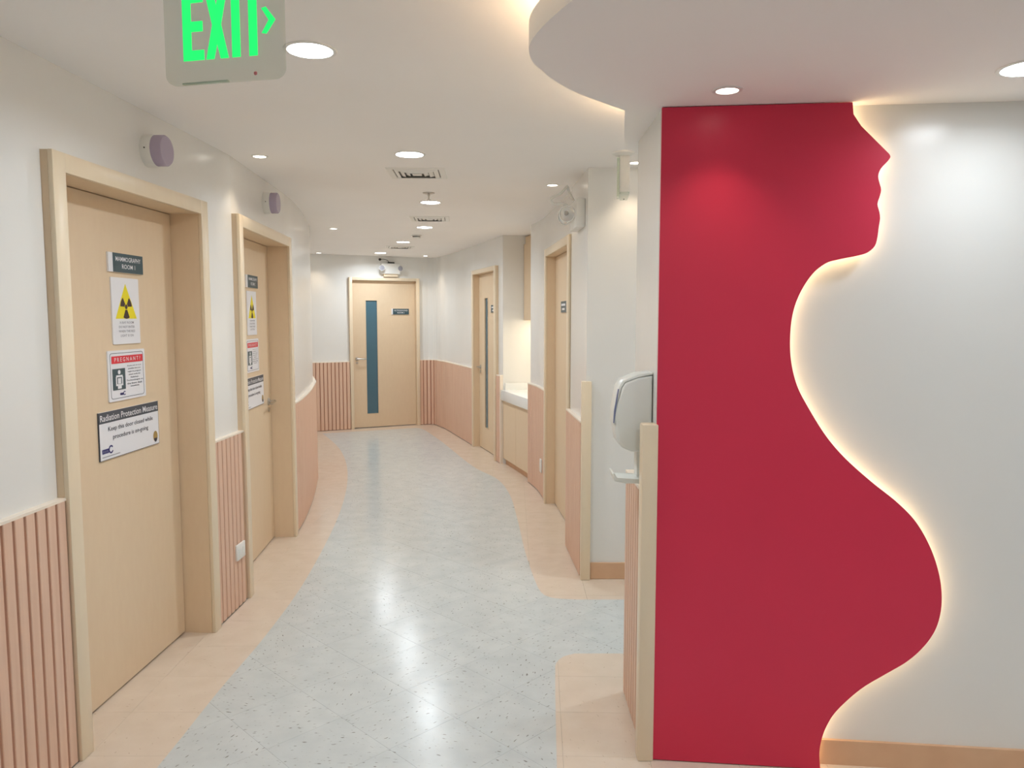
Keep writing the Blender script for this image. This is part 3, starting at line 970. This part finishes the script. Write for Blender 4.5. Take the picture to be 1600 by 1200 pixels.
sp = empty('sprinkler', loc=(-0.57, 5.35, CEIL))
tag(sp, 'sprinkler head with dark round collar hanging from the ceiling', 'sprinkler')
link('collar', lathe(NB(), [(0, 0), (0.042, 0), (0.040, -0.005), (0.018, -0.010), (0, -0.010)], seg=28), 'steel', sp, smooth=40)
link('stem', lathe(NB(), [(0.008, -0.008), (0.008, -0.022), (0.005, -0.024), (0.005, -0.045), (0, -0.045)], seg=12), 'steel', sp)
link('deflector', lathe(NB(), [(0, -0.045), (0.015, -0.045), (0.015, -0.047), (0, -0.047)], seg=16), 'steel', sp)
sd2 = empty('smoke_detector', loc=(-0.99, 8.05, CEIL))
tag(sd2, 'small round smoke detector on the far corridor ceiling', 'smoke detector')
link('base', lathe(NB(), [(0, 0), (0.055, 0), (0.055, -0.012), (0, -0.012)], seg=28), 'white_plastic', sd2, smooth=40)
link('grille', lathe(NB(), [(0.040, -0.012), (0.040, -0.024), (0, -0.024)], seg=28), 'vent_dark', sd2, smooth=40)
link('cap', lathe(NB(), [(0.045, -0.024), (0.040, -0.036), (0, -0.040)], seg=28), 'white_plastic', sd2, smooth=40)

# ------------------------------------------------------------------ exit sign
a13 = math.radians(-13)
ex = empty('exit_sign', frame(-0.58, 1.62, 0, (math.cos(a13), math.sin(a13))))
tag(ex, 'clear hanging EXIT sign with glowing green letters and arrow', 'exit sign')
r_ = 0.022
pan = []
u0, u1, v0, v1 = -0.143, 0.128, 2.030, 2.335
for cx, cy, a0 in ((u0 + r_, v0 + r_, 180), (u1 - r_, v0 + r_, 270)):
    for k in range(7):
        t = math.radians(a0 + 15 * k)
        pan.append((cx + r_ * math.cos(t), cy + r_ * math.sin(t)))
pan += [(u1, v1), (u0, v1)]
link('panel', slab(NB(), pan, -0.004, 0.004), 'acrylic', ex)
link('housing', bx(-0.155, 0.14, 2.33, CEIL, -0.028, 0.028, bev=0.004), 'white_plastic', ex, smooth=40)
lb, lt, sw = 2.0765, 2.2105, 0.0185
G = {}
G['letter_e'] = [[(-0.099, lb), (-0.051, lb), (-0.051, lb + 0.020), (-0.0795, lb + 0.020), (-0.0795, lb + 0.057), (-0.053, lb + 0.057), (-0.053, lb + 0.077), (-0.0795, lb + 0.077), (-0.0795, lt - 0.020), (-0.051, lt - 0.020), (-0.051, lt), (-0.099, lt)]]
xc = -0.0205
G['letter_x'] = [[(xc - 0.0255, lb), (xc - 0.0075, lb), (xc, lb + 0.030), (xc + 0.0075, lb), (xc + 0.0255, lb), (xc + 0.010, lb + 0.067), (xc + 0.0255, lt), (xc + 0.0075, lt), (xc, lt - 0.030), (xc - 0.0075, lt), (xc - 0.0255, lt), (xc - 0.010, lb + 0.067)]]
G['letter_i'] = [rect(0.0135, 0.032, lb, lt)]
G['letter_t'] = [[(0.052, lb), (0.0705, lb), (0.0705, lt - 0.020), (0.087, lt - 0.020), (0.087, lt), (0.0365, lt), (0.0365, lt - 0.020), (0.052, lt - 0.020)]]
cy = 2.143
G['arrow'] = [[(0.081, cy - 0.024), (0.091, cy - 0.026), (0.1115, cy), (0.091, cy + 0.026), (0.081, cy + 0.024), (0.097, cy)]]
for k, ps in G.items():
    bm = NB()
    for p in ps:
        slab(bm, p, 0.0042, 0.0056)
    link(k, bm, 'green', ex)
link('indicator', lathe(NB(), [(0, 0), (0.004, 0), (0.003, 0.002), (0, 0.002)], (0.064, 2.042, 0.004), (0, 0, 1), 10), 'pink_dot', ex)
link('dust_edge', bx(-0.105, 0.0, v0 + 0.0005, v0 + 0.004, -0.0035, 0.0036), 'acrylic_green', ex)

# sign seen end-on in the side passage
hs = empty('hanging_sign', loc=(0.577, 4.06, CEIL))
tag(hs, 'narrow pale hanging sign seen end-on beside the red panel column', 'hanging sign')
hs.rotation_euler = (0, 0, math.radians(-8.3))
link('canopy', lathe(NB(), [(0, 0), (0.060, 0), (0.058, -0.008), (0.040, -0.016), (0, -0.018)], seg=32), 'white_plastic', hs, smooth=40)
link('housing', bx(-0.019, 0.033, -0.01, 0.075, -0.200, -0.012, bev=0.003), 'white_plastic', hs, smooth=40)
link('panel', bx(-0.033, -0.0195, -0.012, 0.077, -0.225, -0.026, bev=0.002), 'acrylic_green', hs)
ll = link('lower_lens', profile_solid([(0, 0), (0.07, 0), (0.07, 0.034), (0, 0.034)], -0.019, 0.024, 0.006), 'acrylic', hs)
me = ll.data
for v in me.vertices:
    u_, z_, y_ = v.co
    v.co = (u_ + (0.008 if z_ > 0.017 and u_ > 0 else 0), y_, -0.234 + z_)
link('status_light', lathe(NB(), [(0, 0), (0.004, 0), (0.003, -0.004), (0, -0.004)], (0.004, 0.0, -0.236), (0, 0, 1), 10), 'dark', hs)

# ------------------------------------------------------------------ emergency lights
rdn = (R_END[1] - R_END[0]).normalized()
eo = R_END[0] + rdn * 0.42
em = empty('emergency_light', frame(eo.x, eo.y, 2.17, rdn))
tag(em, 'white twin-head emergency light above the plain right door', 'emergency light')
link('box', bx(-0.13, 0.15, -0.09, 0.075, -WB, 0.022, bev=0.006), 'white_plastic', em, smooth=40)
for k, (u, v, ax) in enumerate(((0.06, -0.005, (0.93, -0.12, 0.30)), (-0.10, -0.005, (0.55, -0.3, 0.78)))):
    A = Vector(ax).normalized()
    ctr = Vector((u, v, 0.065)) - A * 0.03
    hd = link('lamp_head', lathe(NB(), [(0, -0.035), (0.022, -0.033), (0.040, -0.012), (0.050, 0.025), (0.050, 0.034), (0.044, 0.036), (0.043, 0.030)], ctr, A, 32), 'white_plastic', em, smooth=40)
    link('lens', lathe(NB(), [(0.0435, 0.031), (0.03, 0.034), (0, 0.037)], ctr, A, 32), 'reflector', hd, smooth=60)
    link('bulb', lathe(NB(), [(0, 0.033), (0.014, 0.035), (0.012, 0.042), (0, 0.044)], ctr + Vector((0.0, 0.004, 0.004)), A, 16), 'steel', hd, smooth=60)
    link('knuckle', tube(NB(), [(u, v, 0.018), (u, v, 0.04), tuple(ctr)], 0.012, 10), 'white_plastic', em, smooth=60)
cb = smooth_curve([(0.03, 0.03, 0.03), (0.05, 0.055, 0.09), (0.05, 0.055, 0.145), (0.05, 0.075, 0.165), (0.05, 0.095, 0.145), (0.05, 0.11, 0.11), (0.04, 0.14, 0.08), (0.03, 0.16, 0.06), (0.02, 0.13, 0.05), (0.01, 0.08, 0.02)], 0.01)
link('cable', tube(NB(), cb, 0.009, 8), 'white_plastic', em, smooth=60)

ee = empty('emergency_light', on_door(dE.matrix_world, 0.575, 2.225, 0))
tag(ee, 'white emergency light with dark loose cable above the end door', 'emergency light')
link('box', bx(-0.125, 0.145, -0.07, 0.075, -WB, 0.04, bev=0.006), 'white_plastic', ee, smooth=40)
for u in (-0.13, 0.125):
    hd = link('lamp_head', lathe(NB(), [(0, -0.03), (0.020, -0.028), (0.038, 0.01), (0.040, 0.03), (0.036, 0.03)], (u, 0.005, 0.075), (0.15 if u > 0 else -0.15, 0, 1), 24), 'white_plastic', ee, smooth=40)
    link('lens', lathe(NB(), [(0.0365, 0.026), (0, 0.03)], (u, 0.005, 0.075), (0.15 if u > 0 else -0.15, 0, 1), 24), 'ink_grey', hd)
link('bracket', bx(-0.08, 0.12, -0.11, -0.07, -WB, 0.015, bev=0.004), 'frame', ee)
link('plug', bx(-0.02, 0.07, 0.075, 0.095, -0.02, 0.03, bev=0.006), 'dark', ee, smooth=40)
link('cable', tube(NB(), smooth_curve([(0.0, 0.09, 0.0), (-0.03, 0.12, 0.01), (-0.08, 0.132, 0.0), (-0.12, 0.13, -0.025)], 0.01), 0.004, 6), 'dark', ee)
link('cable_outlet', lathe(NB(), [(0, -WB), (0.018, -WB), (0.016, -0.012), (0, -0.01)], (-0.125, 0.13, 0), (0, 0, 1), 14), 'dark', ee, smooth=40)
